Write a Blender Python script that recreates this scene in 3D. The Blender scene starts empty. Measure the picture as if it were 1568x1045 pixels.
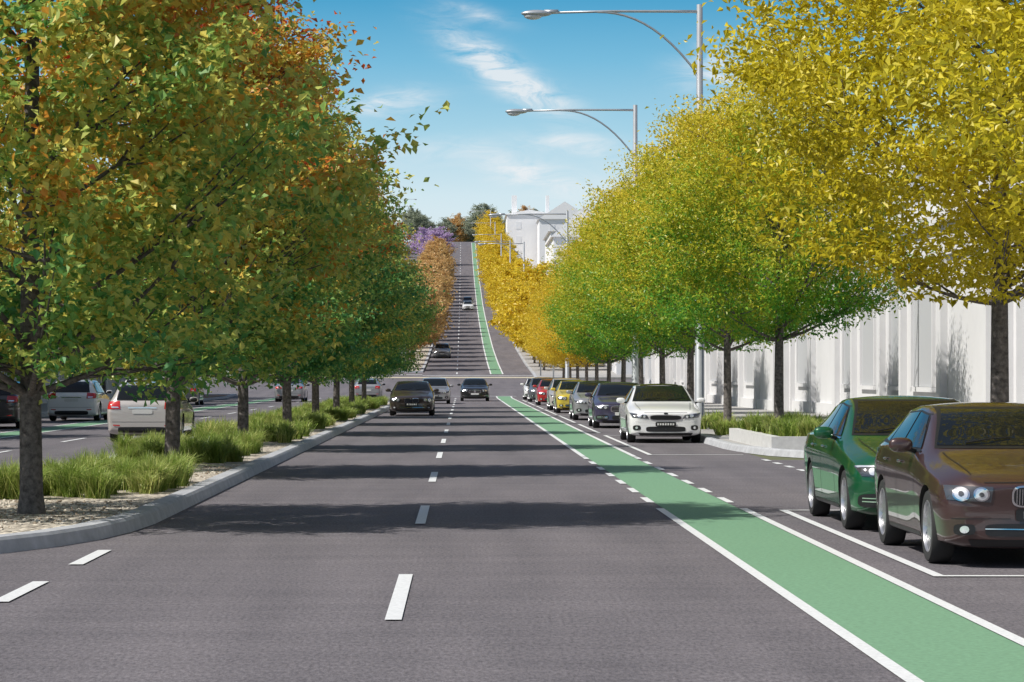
import bpy, bmesh, math, numpy as np
from mathutils import Vector
from mathutils.bvhtree import BVHTree
scene=bpy.context.scene
F=4250.0
# ------------------------------------------------------------------ materials
def newmat(name):
    m=bpy.data.materials.new(name); m.use_nodes=True
    nt=m.node_tree; b=nt.nodes['Principled BSDF']; return m,nt,b
def simple(name,col,rough=.5,metal=0,spec=.5,coat=0,noise=0,scale=8,bump=0):
    m,nt,b=newmat(name)
    b.inputs['Base Color'].default_value=(*col,1); b.inputs['Roughness'].default_value=rough
    b.inputs['Metallic'].default_value=metal; b.inputs['Specular IOR Level'].default_value=spec
    if coat: b.inputs['Coat Weight'].default_value=coat; b.inputs['Coat Roughness'].default_value=.02
    if noise or bump:
        tc=nt.nodes.new('ShaderNodeTexCoord'); n=nt.nodes.new('ShaderNodeTexNoise')
        n.inputs['Scale'].default_value=scale; n.inputs['Detail'].default_value=6; n.inputs['Roughness'].default_value=.65
        nt.links.new(tc.outputs['Object'],n.inputs['Vector'])
        r=nt.nodes.new('ShaderNodeValToRGB'); r.color_ramp.elements[0].position=.3; r.color_ramp.elements[1].position=.72
        r.color_ramp.elements[0].color=(*[c*(1-noise) for c in col],1); r.color_ramp.elements[1].color=(*[min(1,c*(1+noise)) for c in col],1)
        nt.links.new(n.outputs['Fac'],r.inputs['Fac']); nt.links.new(r.outputs['Color'],b.inputs['Base Color'])
        if bump:
            bp=nt.nodes.new('ShaderNodeBump'); bp.inputs['Strength'].default_value=bump; bp.inputs['Distance'].default_value=.02
            nt.links.new(n.outputs['Fac'],bp.inputs['Height']); nt.links.new(bp.outputs['Normal'],b.inputs['Normal'])
    return m
def asphalt_mat():
    m,nt,b=newmat('asphalt'); N=nt.nodes.new; Lk=nt.links.new
    tc=N('ShaderNodeTexCoord')
    mp=N('ShaderNodeMapping'); mp.inputs['Scale'].default_value=(1,.3,1); Lk(tc.outputs['Object'],mp.inputs['Vector'])
    n1=N('ShaderNodeTexNoise'); n1.inputs['Scale'].default_value=34; n1.inputs['Detail'].default_value=5; n1.inputs['Roughness'].default_value=.9; Lk(mp.outputs[0],n1.inputs['Vector'])
    mp2=N('ShaderNodeMapping'); mp2.inputs['Scale'].default_value=(1.2,.10,1); Lk(tc.outputs['Object'],mp2.inputs['Vector'])
    n2=N('ShaderNodeTexNoise'); n2.inputs['Scale'].default_value=1.1; n2.inputs['Detail'].default_value=5; Lk(mp2.outputs[0],n2.inputs['Vector'])
    mp3=N('ShaderNodeMapping'); mp3.inputs['Scale'].default_value=(.25,1.3,1); Lk(tc.outputs['Object'],mp3.inputs['Vector'])
    n3=N('ShaderNodeTexNoise'); n3.inputs['Scale'].default_value=1.3; n3.inputs['Detail'].default_value=4; Lk(mp3.outputs[0],n3.inputs['Vector'])
    a=N('ShaderNodeValToRGB'); a.color_ramp.elements[0].position=.34; a.color_ramp.elements[1].position=.68
    a.color_ramp.elements[0].color=(.066,.061,.067,1); a.color_ramp.elements[1].color=(.245,.228,.240,1); Lk(n1.outputs['Fac'],a.inputs['Fac'])
    c=N('ShaderNodeValToRGB'); c.color_ramp.elements[0].position=.32; c.color_ramp.elements[1].position=.68
    c.color_ramp.elements[0].color=(.74,.74,.76,1); c.color_ramp.elements[1].color=(1.16,1.14,1.14,1)
    av=N('ShaderNodeMixRGB'); av.inputs['Fac'].default_value=.4; Lk(n2.outputs['Fac'],av.inputs['Color1']); Lk(n3.outputs['Fac'],av.inputs['Color2']); Lk(av.outputs['Color'],c.inputs['Fac'])
    mx=N('ShaderNodeMixRGB'); mx.blend_type='MULTIPLY'; mx.inputs['Fac'].default_value=1
    Lk(a.outputs['Color'],mx.inputs['Color1']); Lk(c.outputs['Color'],mx.inputs['Color2']); Lk(mx.outputs['Color'],b.inputs['Base Color'])
    b.inputs['Roughness'].default_value=.85; b.inputs['Specular IOR Level'].default_value=.25
    bp=N('ShaderNodeBump'); bp.inputs['Strength'].default_value=.5; bp.inputs['Distance'].default_value=.012
    Lk(n1.outputs['Fac'],bp.inputs['Height']); Lk(bp.outputs['Normal'],b.inputs['Normal'])
    return m
def gravel_mat():
    m,nt,b=newmat('gravel'); N=nt.nodes.new; Lk=nt.links.new
    tc=N('ShaderNodeTexCoord'); v=N('ShaderNodeTexVoronoi'); v.inputs['Scale'].default_value=14; Lk(tc.outputs['Object'],v.inputs['Vector'])
    s=N('ShaderNodeSeparateColor'); Lk(v.outputs['Color'],s.inputs[0])
    r=N('ShaderNodeValToRGB'); r.color_ramp.elements[0].color=(.18,.15,.12,1); r.color_ramp.elements[1].color=(.68,.61,.50,1); Lk(s.outputs[0],r.inputs['Fac']); Lk(r.outputs['Color'],b.inputs['Base Color'])
    bp=N('ShaderNodeBump'); bp.inputs['Strength'].default_value=1; bp.inputs['Distance'].default_value=.04; bp.invert=True
    Lk(v.outputs['Distance'],bp.inputs['Height']); Lk(bp.outputs['Normal'],b.inputs['Normal']); b.inputs['Roughness'].default_value=.9
    return m
def leaf_mat(name,stops,top=0.0,H=9.5,tl=.35,add=0.0):
    m,nt,b=newmat(name); N=nt.nodes.new; Lk=nt.links.new
    at=N('ShaderNodeAttribute'); at.attribute_name='lv'
    tc=N('ShaderNodeTexCoord'); sp=N('ShaderNodeSeparateXYZ'); Lk(tc.outputs['Object'],sp.inputs[0])
    oi=N('ShaderNodeObjectInfo')
    ma=N('ShaderNodeMath'); ma.operation='MULTIPLY_ADD'; ma.inputs[1].default_value=top/H; ma.inputs[2].default_value=-top*.5+add; Lk(sp.outputs['Z'],ma.inputs[0])
    mo=N('ShaderNodeMath'); mo.operation='MULTIPLY_ADD'; mo.inputs[1].default_value=.16; mo.inputs[2].default_value=-.08; Lk(oi.outputs['Random'],mo.inputs[0])
    ad=N('ShaderNodeMath'); Lk(at.outputs['Fac'],ad.inputs[0]); Lk(ma.outputs[0],ad.inputs[1])
    a2=N('ShaderNodeMath'); Lk(ad.outputs[0],a2.inputs[0]); Lk(mo.outputs[0],a2.inputs[1])
    r=N('ShaderNodeValToRGB'); cr=r.color_ramp
    while len(cr.elements)<len(stops): cr.elements.new(.5)
    for e,(p,c) in zip(cr.elements,stops): e.position=p; e.color=(*c,1)
    Lk(a2.outputs[0],r.inputs['Fac']); Lk(r.outputs['Color'],b.inputs['Base Color'])
    b.inputs['Roughness'].default_value=.42; b.inputs['Specular IOR Level'].default_value=.45
    t=N('ShaderNodeBsdfTranslucent'); Lk(r.outputs['Color'],t.inputs['Color'])
    mx=N('ShaderNodeMixShader'); mx.inputs['Fac'].default_value=tl
    Lk(b.outputs[0],mx.inputs[1]); Lk(t.outputs[0],mx.inputs[2]); Lk(mx.outputs[0],nt.nodes['Material Output'].inputs['Surface'])
    return m
M={}
M['asphalt']=asphalt_mat(); M['gravel']=gravel_mat()
M['white_line']=simple('road_marking_paint',(.68,.69,.69),.6,noise=.16,scale=30)
M['green_lane']=simple('green_bike_lane_surface',(.155,.300,.180),.8,noise=.2,scale=25,bump=.15)
M['concrete']=simple('kerb_concrete',(.40,.41,.43),.8,noise=.2,scale=5,bump=.2)
M['pave']=simple('footpath_concrete',(.34,.33,.32),.85,noise=.15,scale=2,bump=.1)
M['brickpave']=simple('orange_paving',(.28,.15,.08),.85,noise=.25,scale=4)
M['ground']=simple('grass_ground',(.10,.11,.05),.95,noise=.4,scale=.2)
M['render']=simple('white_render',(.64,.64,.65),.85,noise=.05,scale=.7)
M['hazewhite']=simple('hazed_white_render',(.80,.80,.81),.8)  # white render for far buildings, lightened: distance haze put into the colour
M['pole']=simple('galvanised_steel',(.42,.44,.46),.4,metal=.5,noise=.08,scale=3)
M['lampglass']=simple('lamp_lens',(.6,.6,.6),.2)
M['bark']=simple('bark',(.125,.112,.105),.95,noise=.7,scale=16,bump=1)
M['grass']=leaf_mat('ornamental_grass',[(0,(.10,.17,.025)),(.5,(.25,.36,.06)),(1,(.55,.54,.20))],0)
M['leafL']=leaf_mat('maple_leaves',[(0,(.05,.21,.085)),(.26,(.10,.30,.08)),(.42,(.27,.44,.09)),(.55,(.55,.60,.14)),(.68,(.72,.62,.12)),(.80,(.70,.38,.05)),(.91,(.70,.20,.04)),(1,(.62,.06,.02))],.60,tl=.42,add=.06)
M['leafL2']=leaf_mat('maple_leaves_green',[(0,(.04,.19,.095)),(.30,(.085,.28,.085)),(.48,(.24,.42,.10)),(.64,(.52,.58,.15)),(.80,(.68,.52,.10)),(.92,(.68,.24,.05)),(1,(.60,.08,.03))],.52,tl=.42,add=.03)
M['leafY']=leaf_mat('yellow_leaves',[(0,(.19,.21,.015)),(.25,(.42,.39,.02)),(.55,(.68,.57,.025)),(1,(.80,.70,.10))],.25,tl=.4)
M['leafYG']=leaf_mat('yellow_green_leaves',[(0,(.05,.21,.02)),(.28,(.11,.34,.03)),(.46,(.28,.44,.035)),(.62,(.56,.54,.04)),(1,(.76,.62,.06))],.88,tl=.4,add=.02)
M['leafGold']=leaf_mat('golden_leaves',[(0,(.45,.28,.015)),(.4,(.72,.53,.03)),(1,(.82,.68,.08))],.1,tl=.4)
M['leafOr']=leaf_mat('orange_leaves',[(0,(.28,.30,.08)),(.4,(.62,.39,.14)),(1,(.72,.50,.25))],.2,tl=.4)
M['leafPu']=leaf_mat('jacaranda_blossom',[(0,(.46,.31,.52)),(1,(.75,.62,.82))],0)
M['leafGum']=leaf_mat('gum_leaves',[(0,(.22,.27,.18)),(1,(.43,.45,.33))],0)
M['glass']=simple('car_glass',(.008,.010,.011),.02,spec=.35)
M['black']=simple('black_trim',(.012,.012,.013),.45)
M['tyre']=simple('tyre_rubber',(.022,.022,.022),.85)
M['rim']=simple('alloy_rim',(.50,.50,.52),.3,metal=.8)
M['lampc']=simple('headlamp_reflector',(.80,.82,.85),.12,metal=.6)
M['lampd']=simple('headlamp_housing',(.10,.105,.115),.08,metal=.5,coat=1)
M['chrome']=simple('chrome',(.75,.75,.77),.1,metal=1)
M['tail']=simple('tail_lamp_red',(.50,.015,.012),.12,coat=1)
M['plate']=simple('number_plate',(.62,.62,.60),.4)
M['pblack']=simple('black_number_plate',(.01,.01,.01),.4)
M['amber']=simple('indicator_amber',(.6,.25,.03),.2)
def paint(name,c,metal=.2): return simple(name,c,.32,metal=metal,spec=.5,coat=1)
# ------------------------------------------------------------------ mesh builder
class MB:
    def __init__(s): s.v=[]; s.f=[]; s.m=[]
    def quad(s,a,b,c,d,m=0):
        i=len(s.v); s.v+= [a,b,c,d]; s.f.append((i,i+1,i+2,i+3)); s.m.append(m)
    def box(s,x0,x1,y0,y1,z0,z1,m=0):
        i=len(s.v)
        s.v+=[(x0,y0,z0),(x1,y0,z0),(x1,y1,z0),(x0,y1,z0),(x0,y0,z1),(x1,y0,z1),(x1,y1,z1),(x0,y1,z1)]
        for f in [(3,2,1,0),(4,5,6,7),(0,1,5,4),(1,2,6,5),(2,3,7,6),(3,0,4,7)]:
            s.f.append(tuple(i+k for k in f)); s.m.append(m)
    def tube(s,pts,rad,n=8,m=0,cap=True):
        pts=[Vector(p) for p in pts]; i0=len(s.v)
        for k,p in enumerate(pts):
            t=(pts[min(k+1,len(pts)-1)]-pts[max(k-1,0)])
            if t.length<1e-6: t=Vector((0,0,1))
            t.normalize()
            u=t.cross(Vector((0,1,0))) if abs(t.y)<.9 else t.cross(Vector((1,0,0)))
            u.normalize(); w=t.cross(u)
            for j in range(n):
                a=2*math.pi*j/n; s.v.append(tuple(p+(u*math.cos(a)+w*math.sin(a))*rad[k]))
        for k in range(len(pts)-1):
            for j in range(n):
                a=i0+k*n+j; b=i0+k*n+(j+1)%n; s.f.append((a,b,b+n,a+n)); s.m.append(m)
        if cap:
            s.f.append(tuple(i0+j for j in range(n))[::-1]); s.m.append(m)
            e=i0+(len(pts)-1)*n; s.f.append(tuple(e+j for j in range(n))); s.m.append(m)
    def lathe_x(s,prof,cx,cy,cz,sgn,n=32,m=0):
        i0=len(s.v)
        for (x,r) in prof:
            for j in range(n):
                a=2*math.pi*j/n; s.v.append((cx+sgn*x,cy+r*math.cos(a),cz+r*math.sin(a)))
        for k in range(len(prof)-1):
            for j in range(n):
                a=i0+k*n+j; b=i0+k*n+(j+1)%n; s.f.append((a,b,b+n,a+n)); s.m.append(m)
    def ellipsoid(s,c,r,m=0,nu=14,nv=8,p=1.0):
        i0=len(s.v); g=lambda t: math.copysign(abs(t)**p,t)
        for a in range(nv+1):
            th=math.pi*a/nv
            for j in range(nu):
                ph=2*math.pi*j/nu
                s.v.append((c[0]+r[0]*g(math.sin(th))*g(math.cos(ph)),c[1]+r[1]*g(math.sin(th))*g(math.sin(ph)),c[2]+r[2]*g(math.cos(th))))
        for a in range(nv):
            for j in range(nu):
                p_=i0+a*nu+j; q=i0+a*nu+(j+1)%nu; s.f.append((p_,q,q+nu,p_+nu)); s.m.append(m)
    def mesh(s,name,mats,smooth=False):
        me=bpy.data.meshes.new(name); me.from_pydata([tuple(v) for v in s.v],[],s.f)
        for mt in mats: me.materials.append(mt)
        me.polygons.foreach_set('material_index',s.m)
        if smooth: me.polygons.foreach_set('use_smooth',[True]*len(s.f))
        me.update(); return me
    def obj(s,name,mats,smooth=False,loc=(0,0,0)):
        o=bpy.data.objects.new(name,s.mesh(name,mats,smooth)); o.location=loc; scene.collection.objects.link(o); return o
def link(name,me,loc,rot=0,scale=1):
    o=bpy.data.objects.new(name,me); o.location=loc; o.rotation_euler=(0,0,rot)
    o.scale=(scale,)*3 if not isinstance(scale,tuple) else scale
    scene.collection.objects.link(o); return o
# ------------------------------------------------------------------ terrain profile
cy=np.array([-400,195,215,235,271,320,370,420,472,560,620,671,710,742,780,850,1000,4000.])
cz=np.array([0,0,.35,1.55,2.7,4.7,7.3,10.1,13.3,20,25,29.6,33.4,36.5,39,41,42,30.])
ky=np.concatenate([[-400,-50,195],np.arange(200,900,5.),[1000,4000.]])
kz=np.interp(ky,cy,cz)
for _ in range(3):
    k2=kz.copy(); k2[4:-3]=(kz[3:-4]+2*kz[4:-3]+kz[5:-2])/4; kz=k2
def prof(y): return float(np.interp(y,ky,kz))
def yseq(y0,y1): return [y0]+[float(k) for k in ky if y0+1e-3<k<y1-1e-3]+[y1]
def strip(mb,x0,x1,y0,y1,off,m=0,h=0):
    ys=yseq(y0,y1)
    for a,b in zip(ys[:-1],ys[1:]):
        za,zb=prof(a)+off,prof(b)+off
        mb.quad((x0,a,za),(x1,a,za),(x1,b,zb),(x0,b,zb),m)
        if h:
            mb.quad((x0,b,zb),(x0,b,zb-h),(x0,a,za-h),(x0,a,za),m); mb.quad((x1,a,za),(x1,a,za-h),(x1,b,zb-h),(x1,b,zb),m)
    if h:
        for y in (y0,y1):
            z=prof(y)+off; mb.quad((x0,y,z),(x1,y,z),(x1,y,z-h),(x0,y,z-h),m)
g=MB(); strip(g,-1500,1500,-400,4000,-.02); g.obj('ground',[M['ground']])
r=MB(); strip(r,-16.5,6.05,-30,860,0); strip(r,-300,-16.5,203,231,0); strip(r,6.05,300,203,231,0); strip(r,6.05,60,40.5,54.5,0)
r.obj('road',[M['asphalt']])
w=MB()
def line(xc,y0,y1,wd=.11,off=.010): strip(w,xc-wd/2,xc+wd/2,y0,y1,off)
k=18.9-12.15*2
while k<198: line(-.472,k,k+4.3,.115); k+=12.15
for k in range(240,760,12): line(-.472,k,k+4.3,.115)
for k in (12.4,16.4,20.4,24.4): line(-3.40,k,k+2.0,.13)
line(2.46,-20,34.6,.10); line(3.50,-20,34.6,.10)
k=36.2
while k<55: line(2.46,k,k+1.5,.10); line(3.50,k,k+1.5,.10); k+=3.1
line(2.46,56,200,.10); line(3.50,56,200,.10)
line(2.46,240,760,.12); line(3.50,240,760,.12)
line(3.95,22.96,34.2,.10)
for yy in (22.96,34.1): strip(w,4.0,6.04,yy,yy+.12,.010)
line(3.95,5,16.9,.10); strip(w,4.0,6.04,16.9,17.02,.010)
line(3.90,57.6,76,.10); strip(w,3.95,5.84,57.6,57.75,.010); strip(w,3.95,6.04,75.9,76.05,.010)
for a,b in ((79,93),(96,112),(115,131),(134,146),(149,165),(168,180)):
    line(3.90,a,b,.10); strip(w,3.95,6.04,b,b+.12,.010)
k=46.0
while k<54.5: line(5.92,k,k+.9,.12); k+=1.9
k=20
while k<198: line(-9.9,k,k+4.3,.115); k+=12.15
line(-12.1,-20,200,.1); line(-13.2,-20,200,.1)
strip(w,-3.4,3.9,200.2,200.6,.010); strip(w,-6.6,-3.45,238.2,238.8,.010)
strip(w,-3.4,6,236.5,237,.010)
w.obj('road_markings',[M['white_line']])
gl=MB(); strip(gl,2.51,3.45,-20,200,.005); strip(gl,2.52,3.44,240,760,.005); strip(gl,-13.15,-12.15,-20,200,.005)
gl.obj('bike_lane',[M['green_lane']])
cl=MB(); strip(cl,-60,60,232.5,234.2,.012); cl.obj('crossing_threshold',[simple('pale_threshold',(.50,.45,.33),.8,noise=.1)])
fp=MB()
def path_right(y0,y1):
    strip(fp,6.05,6.25,y0,y1,.135,1,h=.14); strip(fp,6.252,30,y0,y1,.131,0,h=.13)
path_right(-30,40.5); path_right(68.3,203); path_right(231.5,800)
strip(fp,9.01,30,54.5,68.29,.131,0,h=.13)
for a,b in ((-30,203),(231.5,800)):
    strip(fp,-16.7,-16.5,a,b,.135,1,h=.14); strip(fp,-45,-16.702,a,b,.131,0,h=.13)
strip(fp,-18.6,-16.75,150,200,.137,2)
fp.obj('footpath',[M['pave'],M['concrete'],M['brickpave']])
def offset_poly(P,d):
    P=np.array(P); n=len(P); out=[]
    for i in range(n):
        a=P[i]-P[i-1]; b=P[(i+1)%n]-P[i]; a/=np.linalg.norm(a); b/=np.linalg.norm(b)
        na=np.array([-a[1],a[0]]); nb=np.array([-b[1],b[0]]); nn=na+nb; nn/=np.linalg.norm(nn)
        out.append(P[i]+nn*d/max(.5,nn@na))
    return np.array(out)
def island(name,P,h=.15,kw=.28,fill=None,z0=0):
    mb=MB(); P=np.array(P); A=offset_poly(P,.0); B=offset_poly(P,.045); B2=offset_poly(P,.075); C=offset_poly(P,kw); n=len(P)
    rings=[(A,-.01),(B,h-.03),(B2,h),(C,h),(C+0,h-.05)]
    for (p,zp),(q,zq) in zip(rings[:-1],rings[1:]):
        for i in range(n):
            j=(i+1)%n
            mb.quad((*p[i],z0+zp),(*p[j],z0+zp),(*q[j],z0+zq),(*q[i],z0+zq),0)
    i0=len(mb.v); D=offset_poly(P,kw-.001)
    for p in D: mb.v.append((*p,z0+h-.04))
    mb.f.append(tuple(range(i0,i0+n))); mb.m.append(1)
    return mb.obj(name,[M['concrete'],fill or M['gravel']])
med=[(-6.7,24.9),(-6.2,24.9),(-5.4,25.05),(-4.75,25.5),(-4.33,25.96),(-3.95,27.0),(-3.68,28.2),(-3.52,29.6),(-3.45,31.2)]
med+=[(-3.45,y) for y in range(40,146,10)]+[(-3.55,150),(-3.9,153),(-4.5,155),(-5.3,155),(-6.1,153),(-6.6,150)]+[(-6.7,y) for y in range(140,30,-10)]
island('median_strip',med)
fm=MB(); strip(fm,-6.7,-3.45,244,600,.14,0,h=.14); strip(fm,-6.4,-3.7,244.3,599,.15,1); fm.obj('median_strip',[M['concrete'],M['gravel']])
isl=[(5.88,68.2),(5.88,62.5),(5.98,60.5),(6.35,57.6),(7.0,55.6),(7.8,54.9),(9.0,54.9),(9.0,68.2)]
island('kerb_island',isl,h=.14,kw=.2,fill=M['pave'])
pw=MB(); 
for (a,b,c,d) in ((6.45,8.7,57.9,58.1),(6.45,8.7,66.9,67.1),(6.45,6.65,58.102,66.898),(8.5,8.7,58.102,66.898)): pw.box(a,b,c,d,.1,.38)
pw.box(6.66,8.49,58.11,66.89,.1,.34,1)
pw.obj('planter_box',[simple('planter_white',(.56,.56,.55),.75,noise=.12),M['gravel']])
# ------------------------------------------------------------------ numpy quad mesh
def npmesh(name,V,Q,mi,lv,mats,smooth_mat=None):
    me=bpy.data.meshes.new(name); nv=len(V); nq=len(Q)
    me.vertices.add(nv); me.vertices.foreach_set('co',V.astype(np.float32).ravel())
    me.loops.add(nq*4); me.loops.foreach_set('vertex_index',Q.astype(np.int32).ravel())
    me.polygons.add(nq); me.polygons.foreach_set('loop_start',np.arange(0,nq*4,4,dtype=np.int32))
    me.polygons.foreach_set('loop_total',np.full(nq,4,dtype=np.int32))
    for m in mats: me.materials.append(m)
    me.polygons.foreach_set('material_index',mi.astype(np.int32))
    if smooth_mat is not None: me.polygons.foreach_set('use_smooth',(mi==smooth_mat))
    at=me.attributes.new('lv','FLOAT','FACE'); at.data.foreach_set('value',lv.astype(np.float32))
    me.update(calc_edges=True); me.validate(); return me
def leaves(pos,size,rs,wid=.5,droop=.2):
    n=len(pos)
    a=rs.uniform(0,2*np.pi,n); el=rs.normal(-droop,.55,n)
    d=np.stack([np.cos(a)*np.cos(el),np.sin(a)*np.cos(el),np.sin(el)],1)
    up=rs.normal(0,.6,(n,3)); up[:,2]+=1
    s=np.cross(d,up); s/=np.linalg.norm(s,axis=1)[:,None]; nn=np.cross(s,d)
    L=(size*rs.uniform(.6,1.35,n))[:,None]
    base=pos; tip=pos+d*L-nn*L*.12; mid=pos+d*L*.48
    l=mid+s*L*wid*.5+nn*L*.14; r_=mid-s*L*wid*.5+nn*L*.14
    V=np.stack([base,r_,tip,l],1).reshape(-1,3); Q=np.arange(n*4).reshape(n,4); return V,Q
def make_tree(name,H,zb,R,nc,lp,ls,seed,rb=.14,pr=None,sig=.36,stray=.05,wid=.5,limbs=26,lean=0,lump_=1,shell=.34):
    rs=np.random.RandomState(seed)
    tt=[0,.08,.28,.5,.72,.88,1]; pr=pr or [.62,.90,1,.86,.60,.34,.06]
    pht=rs.uniform(0,6.28,6)
    C=[]
    while len(C)<nc:
        t=rs.uniform(0,1); rr=np.interp(t,tt,pr)
        if rs.uniform()>rr**1.1+.05: continue
        a=rs.uniform(0,2*np.pi)
        lump=1+lump_*(.07*math.sin(3*a+pht[0]+5*t)+.07*math.sin(5*a+pht[1]-9*t)+.09*math.sin(19*t+pht[2]+a))
        q=rs.uniform()**shell
        if rs.uniform()<stray: q=rs.uniform(1.0,1.10)
        rad=R*rr*lump*q
        C.append((rad*math.cos(a),rad*math.sin(a),zb+.2+t*(H-zb-.25)+rs.normal(0,.1)))
    C=np.array(C)
    nl=(lp*rs.uniform(.5,1.5,nc)).astype(int); idx=np.repeat(np.arange(nc),nl)
    n=len(idx)
    out=C.copy(); out[:,2]=0; out/=np.maximum(np.linalg.norm(out,axis=1),.2)[:,None]; out[:,2]=rs.uniform(-.05,.8,nc)
    u=np.clip(rs.normal(0,1,n),-2.2,2.2)
    P=C[idx]+out[idx]*(u*sig*1.15)[:,None]+rs.normal(0,1,(n,3))*np.array([.60,.60,.34])*sig*rs.uniform(.6,1.2,nc)[idx][:,None]
    P[:,2]=np.maximum(P[:,2],zb-.2)
    V,Q=leaves(P,ls,rs,wid)
    cval=rs.uniform(0,1,nc)
    big=.5+.5*np.sin(C[:,0]*1.1+pht[3])*np.sin(C[:,2]*1.3+pht[4]+C[:,1])
    lv=.08+.22*big[idx]+.24*cval[idx]+.36*rs.uniform(0,1,n)
    mb=MB()
    kk=9; tp=[]; tr=[]
    for i in range(kk):
        t=i/(kk-1); tp.append((.10*math.sin(3*t+seed)*t+lean*t,.10*math.sin(4*t+2*seed)*t,t*H*.9)); tr.append(rb*(1-t)**.8*.95+.012+(rb*.35 if i==0 else 0))
    tp[0]=(tp[0][0],tp[0][1],-.1)
    tp.insert(1,(0,0,.25)); tr.insert(1,rb*1.02)
    mb.tube(tp,tr,10,0,cap=False)
    def tz(z): 
        zz=[p[2] for p in tp]; return Vector((np.interp(z,zz,[p[0] for p in tp]),np.interp(z,zz,[p[1] for p in tp]),z))
    sel=rs.choice(nc,min(limbs,nc),replace=False)
    for c in sel:
        e=Vector(C[c]); hr=math.hypot(e.x,e.y)
        z0=max(zb*.9,e.z-hr*rs.uniform(.5,.95)); z0=min(z0,H*.85)
        s0=tz(z0); mid=s0.lerp(e,.5)+Vector((rs.normal(0,.12),rs.normal(0,.12),-.12*hr*.5+rs.normal(0,.08)))
        r0=max(.018,.05*(1-z0/H)+.01)*(rb/.14)
        pts=[]
        for i in range(6):
            t=i/5; pts.append(s0*(1-t)**2+mid*2*t*(1-t)+e*t*t)
        mb.tube(pts,[r0*(1-.85*i/5) for i in range(6)],6,0,cap=False)
        dd=np.linalg.norm(C-np.array(e),axis=1); nb=np.argsort(dd)[1:5]
        for j in nb:
            a=pts[rs.randint(2,5)]; b=Vector(C[j]); m_=a.lerp(b,.5)+Vector((0,0,-.05))
            mb.tube([a,m_,b],[r0*.4,r0*.28,.005],4,0,cap=False)
    TV=np.array([tuple(v) for v in mb.v]); TQ=np.array(mb.f)
    V=np.concatenate([TV,V]); Q=np.concatenate([TQ,Q+len(TV)])
    mi=np.concatenate([np.zeros(len(TQ)),np.ones(n)]).astype(int); lv=np.concatenate([np.zeros(len(TQ)),lv])
    return npmesh(name,V,Q,mi,lv,[M['bark'],M['leafL']],0)
def tree(name,me,x,y,leaf,rot=0,sc=1,z=None):
    o=link(name,me,(x,y,prof(y)+(.1 if z is None else z)),rot,sc)
    o.material_slots[1].link='OBJECT'; o.material_slots[1].material=leaf; return o
TL=[make_tree('maple_tree',10.2,1.5,3.0,500,118,.118,s,rb=.13,sig=.28,wid=.66,stray=.03) for s in (11,23)]
for i,y in enumerate([31.3,46.5,61.5,77,92,107,122,137]):
    tree('maple_tree',TL[i%2],-4.86,y,M['leafL'] if i in(0,1,2,4,6) else M['leafL2'],rot=[.3,3.4,4.1,1.2,5.2,3.3,.9,2.9][i],sc=[1,1.0,.98,1,.97,.99,1.0,.97][i])
PR=[.55,.9,1,.93,.68,.34,.06]
TR=[make_tree('elm_tree',9.5,2.5,2.95,500,122,.105,s,rb=.12,pr=PR,sig=.31,wid=.52) for s in (31,47)]
tree('elm_tree',TR[0],7.45,38.5,M['leafY'],.6,1.14)
tree('elm_tree',TR[1],7.9,26.5,M['leafY'],2.6,1.15)
for i,y in enumerate([62,74,86,98,110,122,134,146,158,170,182,194]):
    lf=M['leafYG'] if i<7 else M['leafGold']
    tree('elm_tree',TR[i%2],7.07,y,lf,rot=i*2.1,sc=[.93,.97,1.0,.95,1,.98,.93,.96,.9,.9,.9,.88][i],z=.34 if y==62 else .12)
TF=[make_tree('street_tree',9.0,2.0,3.1,110,70,.34,s,rb=.12,pr=PR,sig=.42,wid=.6,limbs=10,stray=.02) for s in (5,6,8)]
rs=np.random.RandomState(3)
y=246; i=0
while y<740:
    tree('street_tree',TF[i%3],7.2+rs.uniform(-.3,.3),y,M['leafGold'],rs.uniform(0,6),rs.uniform(.85,1.08)); y+=11; i+=1
y=250
while y<600:
    tree('street_tree',TF[i%3],-5.1,y,M['leafOr'],rs.uniform(0,6),rs.uniform(.8,1.0)); y+=13; i+=1
for y in range(60,200,12):
    tree('street_tree',TF[i%3],-18.6,y,M['leafL2'],rs.uniform(0,6),rs.uniform(.85,1.05)); i+=1
for y in range(250,700,17):
    tree('street_tree',TF[i%3],-19,y,M['leafL2'],rs.uniform(0,6),rs.uniform(.85,1.05)); i+=1
tree('jacaranda_tree',TF[0],-5.6,640,M['leafPu'],1,(1.15,1.15,.95)); tree('jacaranda_tree',TF[1],-8.9,650,M['leafPu'],2,(1,1,.9))
for j in range(30):
    yy=rs.uniform(770,900); xx=rs.uniform(-30,22)
    if -4<xx<4.5: yy=rs.uniform(880,920)
    tree('gum_tree',TF[j%3],xx,yy,[M['leafGum'],M['leafGum'],M['leafOr'],M['leafGum']][j%4],rs.uniform(0,6),rs.uniform(.8,1.35))
for j in range(30):
    side=rs.choice([-1,1]); tree('gum_tree',TF[j%3],side*rs.uniform(34,90),rs.uniform(260,760),M['leafGum'],rs.uniform(0,6),rs.uniform(.9,1.3))
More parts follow.
